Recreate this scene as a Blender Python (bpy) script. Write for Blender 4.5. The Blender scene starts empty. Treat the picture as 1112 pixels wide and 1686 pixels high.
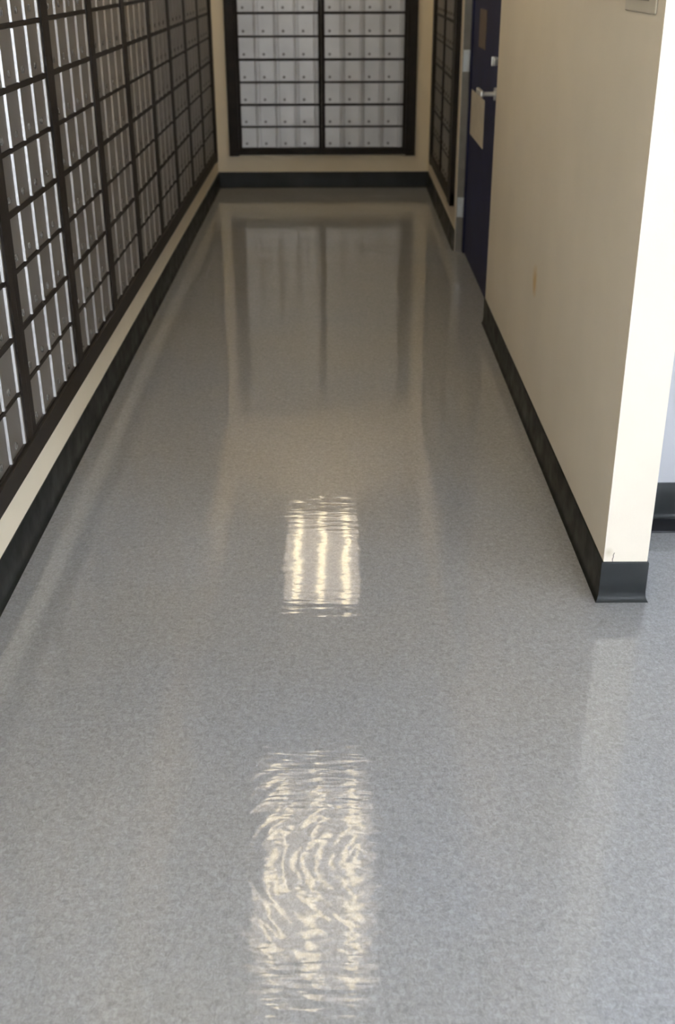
import bpy, bmesh, math
from mathutils import Matrix, Vector

# ------------------------------------------------------------------ camera
scn = bpy.context.scene
W_PX, F_PX = 1112.0, 1864.35
PITCH, ROLL = 0.4501, -0.0035
F = Vector((0, math.cos(PITCH), -math.sin(PITCH)))
R0 = Vector((1, 0, 0)); U0 = R0.cross(F)
R = R0*math.cos(ROLL) + U0*math.sin(ROLL)
U = -R0*math.sin(ROLL) + U0*math.cos(ROLL)
cam = bpy.data.cameras.new('camera')
cam.sensor_fit = 'HORIZONTAL'; cam.sensor_width = 36.0
cam.lens = F_PX*36.0/W_PX
cam.clip_start = 0.02; cam.clip_end = 100
cam.dof.use_dof = True; cam.dof.focus_distance = 2.6; cam.dof.aperture_fstop = 7.0
camo = bpy.data.objects.new('camera', cam)
M = Matrix((R, U, -F)).transposed().to_4x4(); M.translation = Vector((0, 0, 1.5))
camo.matrix_world = M
scn.collection.objects.link(camo); scn.camera = camo

# ------------------------------------------------------------------ exposure, sky, daylight
vs = scn.view_settings
vs.view_transform = 'Standard'; vs.look = 'None'; vs.gamma = 1.0
vs.use_curve_mapping = False; vs.exposure = 0.0
world = bpy.data.worlds.new('sky'); scn.world = world; world.use_nodes = True
bg = world.node_tree.nodes['Background']
bg.inputs[0].default_value = (0.72, 0.86, 1.0, 1); bg.inputs[1].default_value = 1.6

PI = math.pi
XL, XR, D = -0.876, 0.684, 8.685          # wall faces and end wall
XP = 0.797                                # far side of the partition
YN = 2.567                                # near end of the partition
CEIL = 2.7
YB, XO, YS = -2.6, 3.4, 3.06              # rear wall, outer right wall, side wall facing the lobby
DY0, DY1, DH = 5.12, 6.60, 2.1            # door opening
WIN = [(-0.55, 0.85), (1.15, 3.15)]       # rear windows in X
WZ0, WZ1 = 0.5, 2.45

def area(name, loc, rot, sx, sy, power, col):
    l = bpy.data.lights.new(name, 'AREA'); l.shape = 'RECTANGLE'; l.size = sx; l.size_y = sy
    l.energy = power; l.color = col
    o = bpy.data.objects.new(name, l); o.location = loc; o.rotation_euler = rot
    scn.collection.objects.link(o); return o
area('window_daylight', (0.15, YB-0.25, 1.5), (math.radians(90), 0, 0), 1.4, 1.9, 22, (0.82, 0.885, 1.0))
area('window_daylight', (2.15, YB-0.25, 1.5), (math.radians(90), 0, 0), 2.0, 1.9, 205, (0.82, 0.885, 1.0))
area('window_daylight', (XO+0.25, 0.1, 1.5), (math.radians(90), 0, math.radians(90)), 3.0, 1.9, 120, (0.80, 0.875, 1.0))  # unseen side window light, added to brighten the near floor, not the corridor
TUBE_EMIT = 7.6
PANEL_EMIT = 1.7

# ------------------------------------------------------------------ materials
def mat(name, col=(.5,.5,.5), rough=.5, metal=0.0, spec=.5):
    m = bpy.data.materials.new(name); m.use_nodes = True
    p = m.node_tree.nodes['Principled BSDF']
    p.inputs['Base Color'].default_value = (*col, 1); p.inputs['Roughness'].default_value = rough
    p.inputs['Metallic'].default_value = metal; p.inputs['Specular IOR Level'].default_value = spec
    return m, m.node_tree.nodes, m.node_tree.links, p
def noise(n, l, vec, scale, detail=2, rough=.5, dist=0):
    t = n.new('ShaderNodeTexNoise'); t.inputs['Scale'].default_value = scale
    t.inputs['Detail'].default_value = detail; t.inputs['Roughness'].default_value = rough
    t.inputs['Distortion'].default_value = dist
    l.new(vec, t.inputs['Vector']); return t.outputs['Fac']
def position(n):
    return n.new('ShaderNodeNewGeometry').outputs['Position']
def mapping(n, l, vec, loc=(0,0,0), scale=(1,1,1), rot=(0,0,0)):
    t = n.new('ShaderNodeMapping'); t.inputs['Location'].default_value = loc
    t.inputs['Scale'].default_value = scale; t.inputs['Rotation'].default_value = rot
    l.new(vec, t.inputs['Vector']); return t.outputs['Vector']
def ramp(n, l, fac, stops):
    t = n.new('ShaderNodeValToRGB'); e = t.color_ramp.elements
    while len(e) < len(stops): e.new(.5)
    for q, (p, c) in zip(e, stops):
        q.position = p; q.color = (*c, 1) if len(c) == 3 else c
    l.new(fac, t.inputs['Fac']); return t.outputs['Color']
def mix(n, l, fac, a, b, mode='MIX'):
    t = n.new('ShaderNodeMix'); t.data_type = 'RGBA'; t.blend_type = mode
    for sock, v in ((t.inputs[0], fac), (t.inputs[6], a), (t.inputs[7], b)):
        if hasattr(v, 'links'): l.new(v, sock)
        else: sock.default_value = v
    return t.outputs[2]
def math_(n, l, op, a, b=None, c=None):
    t = n.new('ShaderNodeMath'); t.operation = op
    for i, v in enumerate((a, b, c)):
        if v is None: continue
        if hasattr(v, 'links'): l.new(v, t.inputs[i])
        else: t.inputs[i].default_value = v
    return t.outputs[0]
def bump(n, l, h, strength, dist, normal=None):
    t = n.new('ShaderNodeBump'); t.inputs['Strength'].default_value = strength
    t.inputs['Distance'].default_value = dist; l.new(h, t.inputs['Height'])
    if normal: l.new(normal, t.inputs['Normal'])
    return t.outputs['Normal']
def grey(v): return (v, v, v)

def paint(name, col, marks=False):
    m, n, l, p = mat(name, col, .62, 0, .3)
    pos = position(n)
    c = ramp(n, l, noise(n, l, pos, 3.0, 3), [(.3, tuple(v*.96 for v in col)), (.7, tuple(min(1, v*1.03) for v in col))])
    if marks:
        s = n.new('ShaderNodeSeparateXYZ'); l.new(pos, s.inputs[0])
        wob = noise(n, l, mapping(n, l, pos, scale=(1, 1, 1)), 28, 3)
        # yellow run down the long face
        dy = math_(n, l, 'MULTIPLY', math_(n, l, 'SUBTRACT', s.outputs[1], 3.865), 1/.078)
        dz = math_(n, l, 'MULTIPLY', math_(n, l, 'SUBTRACT', s.outputs[2], .515), 1/.085)
        rr = math_(n, l, 'SQRT', math_(n, l, 'ADD', math_(n, l, 'MULTIPLY', dy, dy), math_(n, l, 'MULTIPLY', dz, dz)))
        rr = math_(n, l, 'ADD', rr, math_(n, l, 'MULTIPLY', wob, .6))
        f = ramp(n, l, rr, [(.5, grey(.75)), (1.15, grey(0))])
        c = mix(n, l, f, c, (.62, .40, .13, 1))
        # brown scuff on the narrow end, low on its left corner
        dx = math_(n, l, 'MULTIPLY', math_(n, l, 'SUBTRACT', s.outputs[0], .695), 1/.014)
        dz = math_(n, l, 'MULTIPLY', math_(n, l, 'SUBTRACT', s.outputs[2], .142), 1/.016)
        rr = math_(n, l, 'SQRT', math_(n, l, 'ADD', math_(n, l, 'MULTIPLY', dx, dx), math_(n, l, 'MULTIPLY', dz, dz)))
        near = math_(n, l, 'LESS_THAN', s.outputs[1], YN+.01)
        f = math_(n, l, 'MULTIPLY', ramp(n, l, rr, [(.1, grey(.5)), (1.0, grey(0))]), near)
        c = mix(n, l, f, c, (.42, .36, .22, 1))
    l.new(c, p.inputs['Base Color'])
    l.new(bump(n, l, noise(n, l, pos, 160, 2), .12, .002), p.inputs['Normal'])
    return m
CREAM = (.76, .665, .50)
M_cream = paint('cream_wall_paint', CREAM)
M_part = paint('cream_partition_paint', (.73, .66, .55), True)
M_pale = paint('pale_side_wall_paint', (.46, .46, .475))

def black_vinyl():
    m, n, l, p = mat('black_vinyl_base', (.012, .014, .014), .45, 0, .2)
    pos = position(n)
    l.new(ramp(n, l, noise(n, l, pos, 9, 4), [(.3, (.007, .009, .009)), (.75, (.017, .019, .018))]), p.inputs['Base Color'])
    l.new(ramp(n, l, noise(n, l, pos, 14, 3), [(.3, grey(.32)), (.7, grey(.5))]), p.inputs['Roughness'])
    l.new(bump(n, l, noise(n, l, pos, 25, 2), .15, .004), p.inputs['Normal'])
    return m
M_base = black_vinyl()

def floor_mat():
    m, n, l, p = mat('waxed_vinyl_tile', (.3,.31,.32), .45, 0, .35)
    pos = position(n)
    # mottled chips in the vinyl
    chips = ramp(n, l, noise(n, l, mapping(n, l, pos, scale=(1, .6, 1), rot=(0, 0, .5)), 135, 3, .65, 1.2),
                 [(.36, (.195, .197, .203)), (.5, (.285, .286, .296)), (.64, (.395, .397, .410))])
    chips2 = ramp(n, l, noise(n, l, mapping(n, l, pos, scale=(.55, 1, 1), rot=(0, 0, -.4)), 105, 3, .6, 1.0),
                  [(.36, (.23, .229, .227)), (.5, (.282, .28, .288)), (.66, (.34, .343, .37))])
    c = mix(n, l, .5, chips, chips2)
    hue = ramp(n, l, noise(n, l, pos, .9, 2), [(.35, (1.03, 1.0, .95)), (.65, (.97, 1.0, 1.05))])
    c = mix(n, l, 1.0, c, hue, 'MULTIPLY')
    # tile joints, one foot apart
    s = n.new('ShaderNodeSeparateXYZ'); l.new(pos, s.inputs[0])
    lines = None
    for k, off in ((0, .11), (1, .02)):
        q = math_(n, l, 'FRACT', math_(n, l, 'MULTIPLY', math_(n, l, 'ADD', s.outputs[k], 10+off), 1/.305))
        q = math_(n, l, 'LESS_THAN', math_(n, l, 'ABSOLUTE', math_(n, l, 'SUBTRACT', q, .5)), .0022)
        lines = q if lines is None else math_(n, l, 'MAXIMUM', lines, q)
    c = mix(n, l, math_(n, l, 'MULTIPLY', lines, .14), c, (.10, .10, .10, 1))
    l.new(c, p.inputs['Base Color'])
    p.inputs['Roughness'].default_value = .55
    # wax coat: ripples across the hall and buffing rings
    p.inputs['Coat Weight'].default_value = 1.0
    p.inputs['Coat IOR'].default_value = 1.6
    l.new(ramp(n, l, noise(n, l, pos, 5, 3), [(.3, grey(.015)), (.75, grey(.04))]), p.inputs['Coat Roughness'])
    broad = noise(n, l, mapping(n, l, pos, scale=(.8, 1.5, 1)), 3.2, 1)
    rip = noise(n, l, mapping(n, l, pos, scale=(1.3, 6, 1)), 8, 2, .5, .3)
    w = n.new('ShaderNodeTexWave'); w.wave_type = 'RINGS'; w.rings_direction = 'SPHERICAL'
    w.inputs['Scale'].default_value = 9.0; w.inputs['Distortion'].default_value = 5.0
    w.inputs['Detail'].default_value = 2.0; w.inputs['Detail Scale'].default_value = 1.6
    l.new(mapping(n, l, pos, loc=(-.05, -1.62, 0)), w.inputs['Vector'])
    dist = n.new('ShaderNodeVectorMath'); dist.operation = 'DISTANCE'
    l.new(pos, dist.inputs[0]); dist.inputs[1].default_value = (.05, 1.55, 0)
    mask = ramp(n, l, dist.outputs['Value'], [(.35, grey(1)), (.85, grey(0))])
    ring = math_(n, l, 'MULTIPLY', w.outputs['Fac'], mask)
    nb = bump(n, l, broad, .16, .012)
    nb = bump(n, l, rip, .12, .0035, nb)
    nb = bump(n, l, ring, .034, .0035, nb)
    swipe = noise(n, l, mapping(n, l, pos, scale=(2.2, 12, 1), rot=(0, 0, .62)), 7, 2, .5, .2)
    nb = bump(n, l, math_(n, l, 'MULTIPLY', swipe, mask), .16, .003, nb)
    l.new(nb, p.inputs['Coat Normal'])
    return m
M_floor = floor_mat()

def brushed():
    m, n, l, p = mat('brushed_aluminium_door', (.50, .49, .47), .42, .95, .4)
    tc = n.new('ShaderNodeTexCoord').outputs['Object']
    pos = position(n)
    l.new(ramp(n, l, noise(n, l, pos, 5, 3), [(.3, (.40, .38, .355)), (.7, (.47, .45, .42))]), p.inputs['Base Color'])
    l.new(bump(n, l, noise(n, l, mapping(n, l, tc, scale=(60, 1, 2)), 9, 2), .12, .001), p.inputs['Normal'])
    return m
M_door = brushed()
def bronze():
    m, n, l, p = mat('dark_bronze_frame', (.022, .017, .013), .5, 0, .25)
    pos = position(n)
    l.new(ramp(n, l, noise(n, l, pos, 12, 3), [(.3, (.010, .008, .007)), (.7, (.021, .016, .012))]), p.inputs['Base Color'])
    return m
M_frame = bronze()
def simple(name, col, rough=.5, metal=0., var=.08, scale=20):
    m, n, l, p = mat(name, col, rough, metal)
    pos = position(n)
    l.new(ramp(n, l, noise(n, l, pos, scale, 3), [(.3, tuple(v*(1-var) for v in col)), (.7, tuple(min(1, v*(1+var)) for v in col))]), p.inputs['Base Color'])
    return m
M_lock = simple('dark_lock_metal', (.12, .11, .095), .85, 0.)
M_blue = simple('navy_door_paint', (.024, .029, .088), .6, 0, .15, 4)
M_blue.node_tree.nodes['Principled BSDF'].inputs['Specular IOR Level'].default_value = .2
M_jamb = simple('grey_jamb_paint', (.24, .23, .21), .5)
M_steel = simple('satin_steel', (.75, .75, .72), .35, .7)
M_hinge = simple('steel_hinge', (.68, .73, .76), .4, .3)
M_paper = simple('aged_notice_paper', (.62, .57, .49), .8)
M_brown = simple('brown_notice_paper', (.16, .12, .10), .8)
M_plate = simple('ivory_plate_plastic', (.60, .555, .47), .4, 0, .03)
M_seam = simple('plate_seam', (.30, .27, .22), .5)
M_white = simple('white_fixture_enamel', (.75, .75, .72), .4, 0, .02)
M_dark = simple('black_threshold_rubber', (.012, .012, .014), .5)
M_crack = simple('plaster_crack', (.05, .045, .04), .9)
M_outside = simple('grey_pavement', (.32, .32, .31), .9, 0, .15, 3)
def ceiling_mat():
    m, n, l, p = mat('acoustic_ceiling_tile', (.66, .65, .61), .9, 0, .1)
    pos = position(n)
    s = n.new('ShaderNodeSeparateXYZ'); l.new(pos, s.inputs[0])
    qs = []
    for k, size, off in ((0, .61, .42), (1, .745, .08)):
        q = math_(n, l, 'FRACT', math_(n, l, 'MULTIPLY', math_(n, l, 'ADD', s.outputs[k], 20+off), 1/size))
        qs.append(math_(n, l, 'LESS_THAN', q, .03))
    g = math_(n, l, 'MAXIMUM', *qs)
    c = ramp(n, l, noise(n, l, pos, 60, 3), [(.35, (.62, .61, .58)), (.6, (.78, .77, .73))])
    l.new(mix(n, l, g, c, (.72, .71, .68, 1)), p.inputs['Base Color'])
    return m
M_ceil = ceiling_mat()
def emit(name, col, strength):
    m, n, l, p = mat(name, (.8, .8, .78), .5)
    p.inputs['Emission Color'].default_value = (*col, 1); p.inputs['Emission Strength'].default_value = strength
    return m
M_tube = emit('lit_fluorescent_tube', (1.0, .84, .55), TUBE_EMIT)
M_panel = emit('lit_fixture_reflector', (1.0, .86, .72), PANEL_EMIT)
def glass():
    m, n, l, p = mat('window_glass', (1, 1, 1), .0)
    p.inputs['Transmission Weight'].default_value = 1.0; p.inputs['IOR'].default_value = 1.02
    return m
M_glass = glass()

# ------------------------------------------------------------------ mesh helpers
def bx(bm, x0, x1, y0, y1, z0, z1, bev=0.0):
    r = bmesh.ops.create_cube(bm, size=1)
    vsn = r['verts']
    for v in vsn:
        v.co = Vector(((x0+x1)/2 + v.co.x*(x1-x0), (y0+y1)/2 + v.co.y*(y1-y0), (z0+z1)/2 + v.co.z*(z1-z0)))
    if bev:
        es = list({e for v in vsn for e in v.link_edges})
        bmesh.ops.bevel(bm, geom=es, offset=bev, segments=2, profile=.5, affect='EDGES')
def cyl(bm, c, axis, r, ln, seg=20, r2=None):
    q = Vector((0, 0, 1)).rotation_difference(Vector(axis)).to_matrix().to_4x4()
    bmesh.ops.create_cone(bm, cap_ends=True, segments=seg, radius1=r, radius2=r if r2 is None else r2, depth=ln,
                          matrix=Matrix.Translation(c) @ q)
def obj(name, bm, m, parent=None, smooth=False):
    bmesh.ops.recalc_face_normals(bm, faces=bm.faces[:])
    me = bpy.data.meshes.new(name); bm.to_mesh(me); bm.free()
    me.materials.append(m)
    if smooth:
        for p in me.polygons: p.use_smooth = True
        me.set_sharp_from_angle(angle=math.radians(35))
    o = bpy.data.objects.new(name, me); scn.collection.objects.link(o)
    if parent: o.parent = parent
    return o
def box(name, m, a, bev=0.0, parent=None):
    bm = bmesh.new(); bx(bm, *a, bev); return obj(name, bm, m, parent)
def struct(o): o['kind'] = 'structure'; return o
def tag(o, label, cat, group=None):
    o['label'] = label; o['category'] = cat
    if group: o['group'] = group
    return o
def thing(name, loc, rz=0):
    o = bpy.data.objects.new(name, None); o.empty_display_size = .1
    o.location = loc; o.rotation_euler = (0, 0, rz); scn.collection.objects.link(o); return o
def copy_tree(o, parent=None):
    c = o.copy(); scn.collection.objects.link(c); c.parent = parent
    for ch in list(o.children): copy_tree(ch, c)
    return c
def sweep(path, prof, seg=None):
    """path: xy points with the room on the left-hand side; prof: (distance out of the wall, z)"""
    bm = bmesh.new(); rings = []
    P = [Vector(p) for p in path]
    for i, p in enumerate(P):
        ns = []
        if i > 0: d = (P[i]-P[i-1]).normalized(); ns.append(Vector((-d.y, d.x)))
        if i < len(P)-1: d = (P[i+1]-P[i]).normalized(); ns.append(Vector((-d.y, d.x)))
        nn = sum(ns, Vector((0, 0)))
        nn = nn / nn.length_squared * (len(ns) if len(ns) == 2 else 1)
        if len(ns) == 2: nn = (ns[0]+ns[1]) / (1 + ns[0].dot(ns[1]))
        rings.append([bm.verts.new((p.x+nn.x*a, p.y+nn.y*a, z)) for a, z in prof])
    k = len(prof)
    if seg is not None:                                            # keep one mitred leg of the path
        for ring in rings[:seg]+rings[seg+2:]:
            for v in ring: bm.verts.remove(v)
        rings = rings[seg:seg+2]
    for a, b in zip(rings, rings[1:]):
        for j in range(k):
            bm.faces.new((a[j], a[(j+1) % k], b[(j+1) % k], b[j]))
    bm.faces.new(rings[0]); bm.faces.new(rings[-1])
    return bm
COVE = [(0, 0), (0, .115), (.003, .115), (.0045, .112), (.0045, .030), (.0055, .016), (.008, .006), (.012, .0015), (.012, 0)]

# ------------------------------------------------------------------ room shell
struct(box('floor', M_floor, (XL-.14, XO+.14, YB-.14, D+.14, -.1, 0)))
struct(box('ceiling', M_ceil, (XL-.14, XO+.14, YB-.14, D+.14, CEIL, CEIL+.1)))
struct(box('wall_left', M_cream, (XL-.14, XL, YB-.14, D+.14, 0, CEIL)))
struct(box('wall_back', M_cream, (XL, XO, D, D+.14, 0, CEIL)))
bm = bmesh.new()                                                   # partition with the door opening
vy = [(YN, DY0, 0, CEIL), (DY1, D, 0, CEIL), (DY0, DY1, DH, CEIL)]
for y0, y1, z0, z1 in vy: bx(bm, XR, XP, y0, y1, z0, z1)
struct(obj('wall_right', bm, M_part))
struct(box('wall_side', M_pale, (XP, XO, YS, YS+.12, 0, CEIL)))
bm = bmesh.new()
for q in ((YB-.14, -1.4, 0, CEIL), (1.6, D+.14, 0, CEIL), (-1.4, 1.6, 0, WZ0), (-1.4, 1.6, WZ1, CEIL)): bx(bm, XO, XO+.14, *q)
struct(obj('wall_outer', bm, M_pale))
bm = bmesh.new()
xs = [XL, WIN[0][0], WIN[0][1], WIN[1][0], WIN[1][1], XO]
for a, b in ((0, 1), (2, 3), (4, 5)): bx(bm, xs[a], xs[b], YB-.14, YB, 0, CEIL)
for a, b in WIN:
    bx(bm, a, b, YB-.14, YB, 0, WZ0); bx(bm, a, b, YB-.14, YB, WZ1, CEIL)
struct(obj('wall_front', bm, M_cream))
for i, (a, b, cx_, cy_, rz) in enumerate([(w[0], w[1], (w[0]+w[1])/2, YB-.07, 0) for w in WIN] + [(-1.4, 1.6, XO+.07, .1, PI/2)]):  # last window is unseen, put into the outer wall to light the near floor
    w = struct(thing('window_%d' % (i+1), (cx_, cy_, WZ0), rz))
    bm = bmesh.new(); h = (b-a)/2; H = WZ1-WZ0
    for q in ((-h, -h+.05, 0, H), (h-.05, h, 0, H), (-h+.05, h-.05, 0, .05), (-h+.05, h-.05, H-.05, H), (-.02, .02, .05, H-.05)):
        bx(bm, q[0], q[1], -.03, .03, q[2], q[3])
    obj('window_frame', bm, M_frame, w)
    box('window_pane', M_glass, (-h+.05, h-.05, -.004, .004, .05, H-.05), parent=w)

RUN = [(XR, DY1), (XR, D), (XL, D), (XL, YB)]
struct(obj('baseboard_left', sweep(RUN, COVE, 2), M_base, smooth=True))
struct(obj('baseboard_back', sweep(RUN, COVE, 1), M_base, smooth=True))
struct(obj('baseboard_right', sweep([(XP, YS), (XP, YN), (XR, YN), (XR, DY0)], COVE), M_base, smooth=True))
struct(obj('baseboard_right', sweep(RUN, COVE, 0), M_base, smooth=True))
struct(obj('baseboard_side', sweep([(XO, YS), (XP+.023, YS)], COVE), M_base, smooth=True))
struct(box('trim_1', M_dark, (XP+.024, XO-.02, YS-.105, YS-.023, 0, .006), .002))  # thin dark strip on the floor along the side wall
# hairline crack above the base at the partition end
bm = bmesh.new()
pts = [(.7075, .1155), (.7065, .122), (.7085, .128), (.7075, .134), (.7100, .141)]
for (xa, za), (xb, zb) in zip(pts, pts[1:]):
    v = [bm.verts.new(c) for c in ((xa-.0008, YN-.0006, za), (xa+.0008, YN-.0006, za), (xb+.0008, YN-.0006, zb), (xb-.0008, YN-.0006, zb),
                                   (xa-.0008, YN, za), (xa+.0008, YN, za), (xb+.0008, YN, zb), (xb-.0008, YN, zb))]
    for f in ((0,1,2,3), (4,7,6,5), (0,4,5,1), (1,5,6,2), (2,6,7,3), (3,7,4,0)): bm.faces.new([v[i] for i in f])
struct(obj('trim_2', bm, M_crack))

# ------------------------------------------------------------------ mailbox units
ROWS = 9
def make_unit(width, edge, q, cols=4):
    """local frame: faces -Y, origin at the middle of its bottom edge"""
    u = thing('mailbox_unit', (0, 0, 0))
    H = ROWS*q; hw = width/2
    bm = bmesh.new()
    bx(bm, -hw, hw, -.004, 0, 0, H)                                 # backing
    bx(bm, -hw, -hw+edge, -.020, -.004, 0, H); bx(bm, hw-edge, hw, -.020, -.004, 0, H)
    for k in range(ROWS+1):
        t = .0085 if k % 2 == 0 else .0055                          # every other rail is heavier
        z = k*q
        z0, z1 = max(0, z-t), min(H, z+t)
        bx(bm, -hw+edge, hw-edge, -.0165 if k % 2 == 0 else -.0145, -.004, z0, z1)
    obj('frame', bm, M_frame, u)
    w = (width-2*edge)/cols; h = q-.015
    dm = lm = None
    for r in range(ROWS):
        for c in range(cols):
            if dm is None:
                bm = bmesh.new()                                    # door: flat panel and a raised hinge rib at its right edge
                g = .0012
                prof = [(g, -.004), (g, -.0105), (g+.002, -.0115), (w*.77, -.0115), (w*.80, -.0175), (w*.87, -.0180), (w*.90, -.0125), (w-g, -.0115), (w-g, -.004)]
                a = [bm.verts.new((x, y, 0)) for x, y in prof]; b = [bm.verts.new((x, y, h)) for x, y in prof]
                for j in range(len(prof)-1): bm.faces.new((a[j], a[j+1], b[j+1], b[j]))
                bm.faces.new(a); bm.faces.new(b); bm.faces.new((a[0], a[-1], b[-1], b[0]))
                d = obj('door', bm, M_door, u); dm = d.data
                bm = bmesh.new(); cyl(bm, (w*.26, -.0135, h*.20), (0, -1, 0), .0095, .004, 16)
                bx(bm, w*.26-.0012, w*.26+.0012, -.0165, -.0150, h*.20-.005, h*.20+.005)
                lk = obj('lock', bm, M_lock, d, True); lm = lk.data
            else:
                d = bpy.data.objects.new('door', dm); scn.collection.objects.link(d); d.parent = u
                lk = bpy.data.objects.new('lock', lm); scn.collection.objects.link(lk); lk.parent = d
            d.location = (-hw+edge+c*w, 0, r*q+.0075)
    return u
def surround(name, width, q, bottom, left, right, label):
    t = thing(name, (0, 0, 0)); H = ROWS*q; hw = width/2
    box('bottom_rail', M_frame, (-hw-left, hw+right, -.026, 0, -bottom, -.0005), .002, t)
    box('top_rail', M_frame, (-hw-left, hw+right, -.026, 0, H+.0005, H+.06), .002, t)
    box('post', M_frame, (-hw-left, -hw-.0005, -.028, 0, -bottom-.008, H+.06), .002, t)
    box('post', M_frame, (hw+.0005, hw+right, -.028, 0, -bottom-.008, H+.06), .002, t)
    tag(t, label, 'frame')
    return t
# left wall: ten units
q, p_ = .1503, .668
ymin = 3.6325 - 3*p_
N_L = 10
ordinal = {2: 'second', 3: 'third', 4: 'fourth', 5: 'fifth', 6: 'sixth', 7: 'seventh'}
unit = make_unit(p_-.001, .041, q)
for i in range(N_L):
    u = unit if i == 0 else copy_tree(unit)
    u.location = (XL, ymin+p_*(i+.5), .3066); u.rotation_euler = (0, 0, PI/2)
    k = N_L-i
    lab = {1: 'dim mailbox unit on the left wall, farthest one, touching the end wall corner',
           10: 'brushed metal mailbox unit on the left wall, nearest the entrance window',
           9: 'left wall mailbox unit nearest the camera, only a sliver at the left picture edge',
           8: 'left wall mailbox unit with the widest doors, at the upper left picture corner'}.get(k,
           '%s brushed metal mailbox unit from the far corner on the left wall' % ordinal.get(k, ''))
    tag(u, lab, 'mailbox', 'mailbox units along the left wall')
s = surround('mailbox_bank_frame', N_L*p_, q, .064, .08, .10, 'long dark bronze frame around the mailboxes on the left wall')
s.location = (XL, ymin+N_L*p_/2, .3066); s.rotation_euler = (0, 0, PI/2)
# end wall: two units
qe = .1523; we = .611; cx = -.1035
unit = make_unit(we-.001, .022, qe)
for i in range(2):
    u = unit if i == 0 else copy_tree(unit)
    u.location = (cx+(i-.5)*we, D, .284)
    tag(u, ('left', 'right')[i]+'-hand mailbox unit on the end wall, silver doors facing the camera', 'mailbox', 'mailbox units on the end wall')
s = surround('mailbox_bank_frame', 2*we, qe, .044, .072, .072, 'black frame around the paired mailbox units on the end wall')
s.location = (cx, D, .284)
# right wall: two units between the far corner and the door
pr = .665
unit = make_unit(pr-.001, .041, q)
for i in range(2):
    u = unit if i == 0 else copy_tree(unit)
    u.location = (XR, 6.87+pr*(i+.5), .3066); u.rotation_euler = (0, 0, -PI/2)
    tag(u, ('dim mailbox unit on the right wall beside the blue door', 'dim mailbox unit on the right wall next to the end wall corner')[i], 'mailbox', 'mailbox units on the right wall')
s = surround('mailbox_bank_frame', 2*pr, q, .064, .11, .17, 'dark frame around the mailboxes on the right wall beyond the blue door')
s.location = (XR, 6.87+pr, .3066); s.rotation_euler = (0, 0, -PI/2)

# ------------------------------------------------------------------ blue door in its recess
d = struct(thing('door_1', (XR, (DY0+DY1)/2, 0)))
hw = (DY1-DY0)/2; dp = .050
bm = bmesh.new()
bx(bm, .004, dp+.045, hw-.012, hw-.0005, 0, DH-.0005); bx(bm, .004, dp+.045, -hw+.0005, -hw+.012, 0, DH-.0005)
bx(bm, .004, dp+.045, -hw+.012, hw-.012, DH-.012, DH-.0005)
obj('jamb', bm, M_jamb, d)
bm = bmesh.new()
bx(bm, dp-.008, dp+.04, hw-.07, hw-.0125, 0, DH-.0125, .002); bx(bm, dp-.008, dp+.04, -hw+.0125, -hw+.13, 0, DH-.0125, .002)
bx(bm, dp-.008, dp+.04, -hw+.131, hw-.071, DH-.07, DH-.0125, .002)
obj('door_frame', bm, M_blue, d)
box('door_leaf', M_blue, (dp, dp+.038, -hw+.133, hw-.073, .006, DH-.073), .002, d)
for z in (.25, 1.03, 1.80):
    bm = bmesh.new(); bx(bm, .006, dp-.010, hw-.016, hw-.0122, z-.055, z+.055)
    cyl(bm, (dp-.014, hw-.022, z), (0, 0, 1), .006, .11, 12)
    obj('hinge', bm, M_hinge, d, True)['label'] = 'pale steel hinge'
bm = bmesh.new(); yh = 5.58-(DY0+DY1)/2
cyl(bm, (dp-.005, yh-.08, .965), (1, 0, 0), .028, .010, 24); cyl(bm, (dp-.035, yh-.08, .965), (1, 0, 0), .010, .06, 16)
bx(bm, dp-.074, dp-.058, yh-.095, yh+.085, .951, .980, .005)
obj('lever_handle', bm, M_steel, d, True)['label'] = 'bright steel lever handle'
bm = bmesh.new(); cyl(bm, (dp-.008, yh-.08, 1.105), (1, 0, 0), .020, .016, 24, .016)
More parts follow.
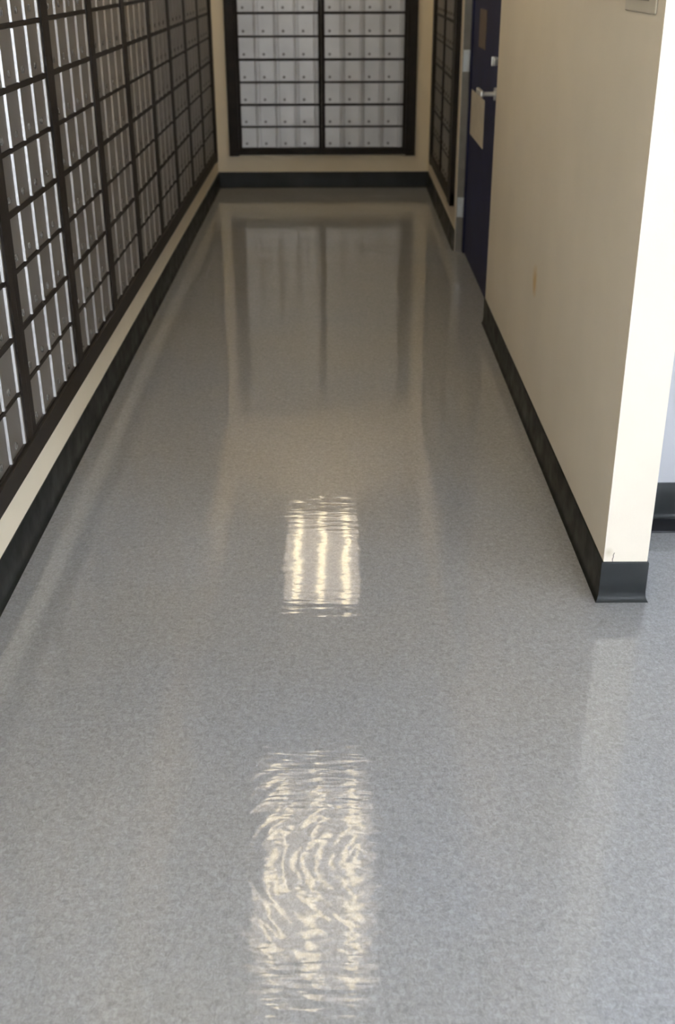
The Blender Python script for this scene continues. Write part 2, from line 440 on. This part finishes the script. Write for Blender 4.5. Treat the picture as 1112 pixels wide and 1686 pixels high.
bx(bm, dp-.030, dp-.016, yh-.084, yh-.076, 1.085, 1.125, .002)
obj('deadbolt', bm, M_steel, d, True)
n1 = box('notice', M_paper, (XR+dp-.0015, XR+dp-.0002, 5.90, 6.49, .665, .895)); tag(n1, 'pale paper notice on the blue door, below the lever handle', 'notice')
n2 = box('notice', M_brown, (XR+dp-.0015, XR+dp-.0002, 5.98, 6.27, 1.12, 1.30)); tag(n2, 'dim brown notice high on the blue door, above the handle', 'notice')

# ------------------------------------------------------------------ light switch near the partition end
t = tag(thing('light_switch', (XR, 2.765, 1.40)), 'ivory light switch plate on the partition near its white end', 'light switch')
box('plate', M_plate, (-.0045, 0, -.135, .145, .002, .118), .003, t)
for k in range(3):
    y = -.075+k*.05
    box('rocker', M_plate, (-.008, -.0046, y+.004, y+.044, .034, .098), .0015, t)
box('seam', M_seam, (-.0056, -.0046, -.075, .073, .027, .033), parent=t)

# ------------------------------------------------------------------ ceiling fixtures
def fixture():
    t = thing('ceiling_light', (0, 0, CEIL)); L, Wd = .745, .305
    bm = bmesh.new()
    for a in ((-Wd, -Wd+.02, -L, L), (Wd-.02, Wd, -L, L), (-Wd+.02, Wd-.02, -L, -L+.02), (-Wd+.02, Wd-.02, L-.02, L)):
        bx(bm, a[0], a[1], a[2], a[3], -.028, -.0005, .001)
    obj('frame', bm, M_white, t)
    box('reflector', M_panel, (-Wd+.021, Wd-.021, -L+.021, L-.021, -.008, -.001), parent=t)
    for x in (-.19, 0, .19):
        bm = bmesh.new(); cyl(bm, (x, 0, -.024), (0, 1, 0), .019, 2*L-.06, 16)
        obj('tube', bm, M_tube, t, True)
    return t
f0 = fixture()
for i, (y, lab) in enumerate([(7.80, 'three tube ceiling light above the far end of the hall'), (4.40, 'three tube ceiling light above the middle of the hall by the blue door'),
                              (1.0, 'three tube ceiling light above the hall entrance')]):  # out of view, continues the row's spacing, added for its light
    f = f0 if i == 0 else copy_tree(f0)
    f.location = (-.125, y, CEIL); tag(f, lab, 'ceiling light', 'ceiling lights down the hall')
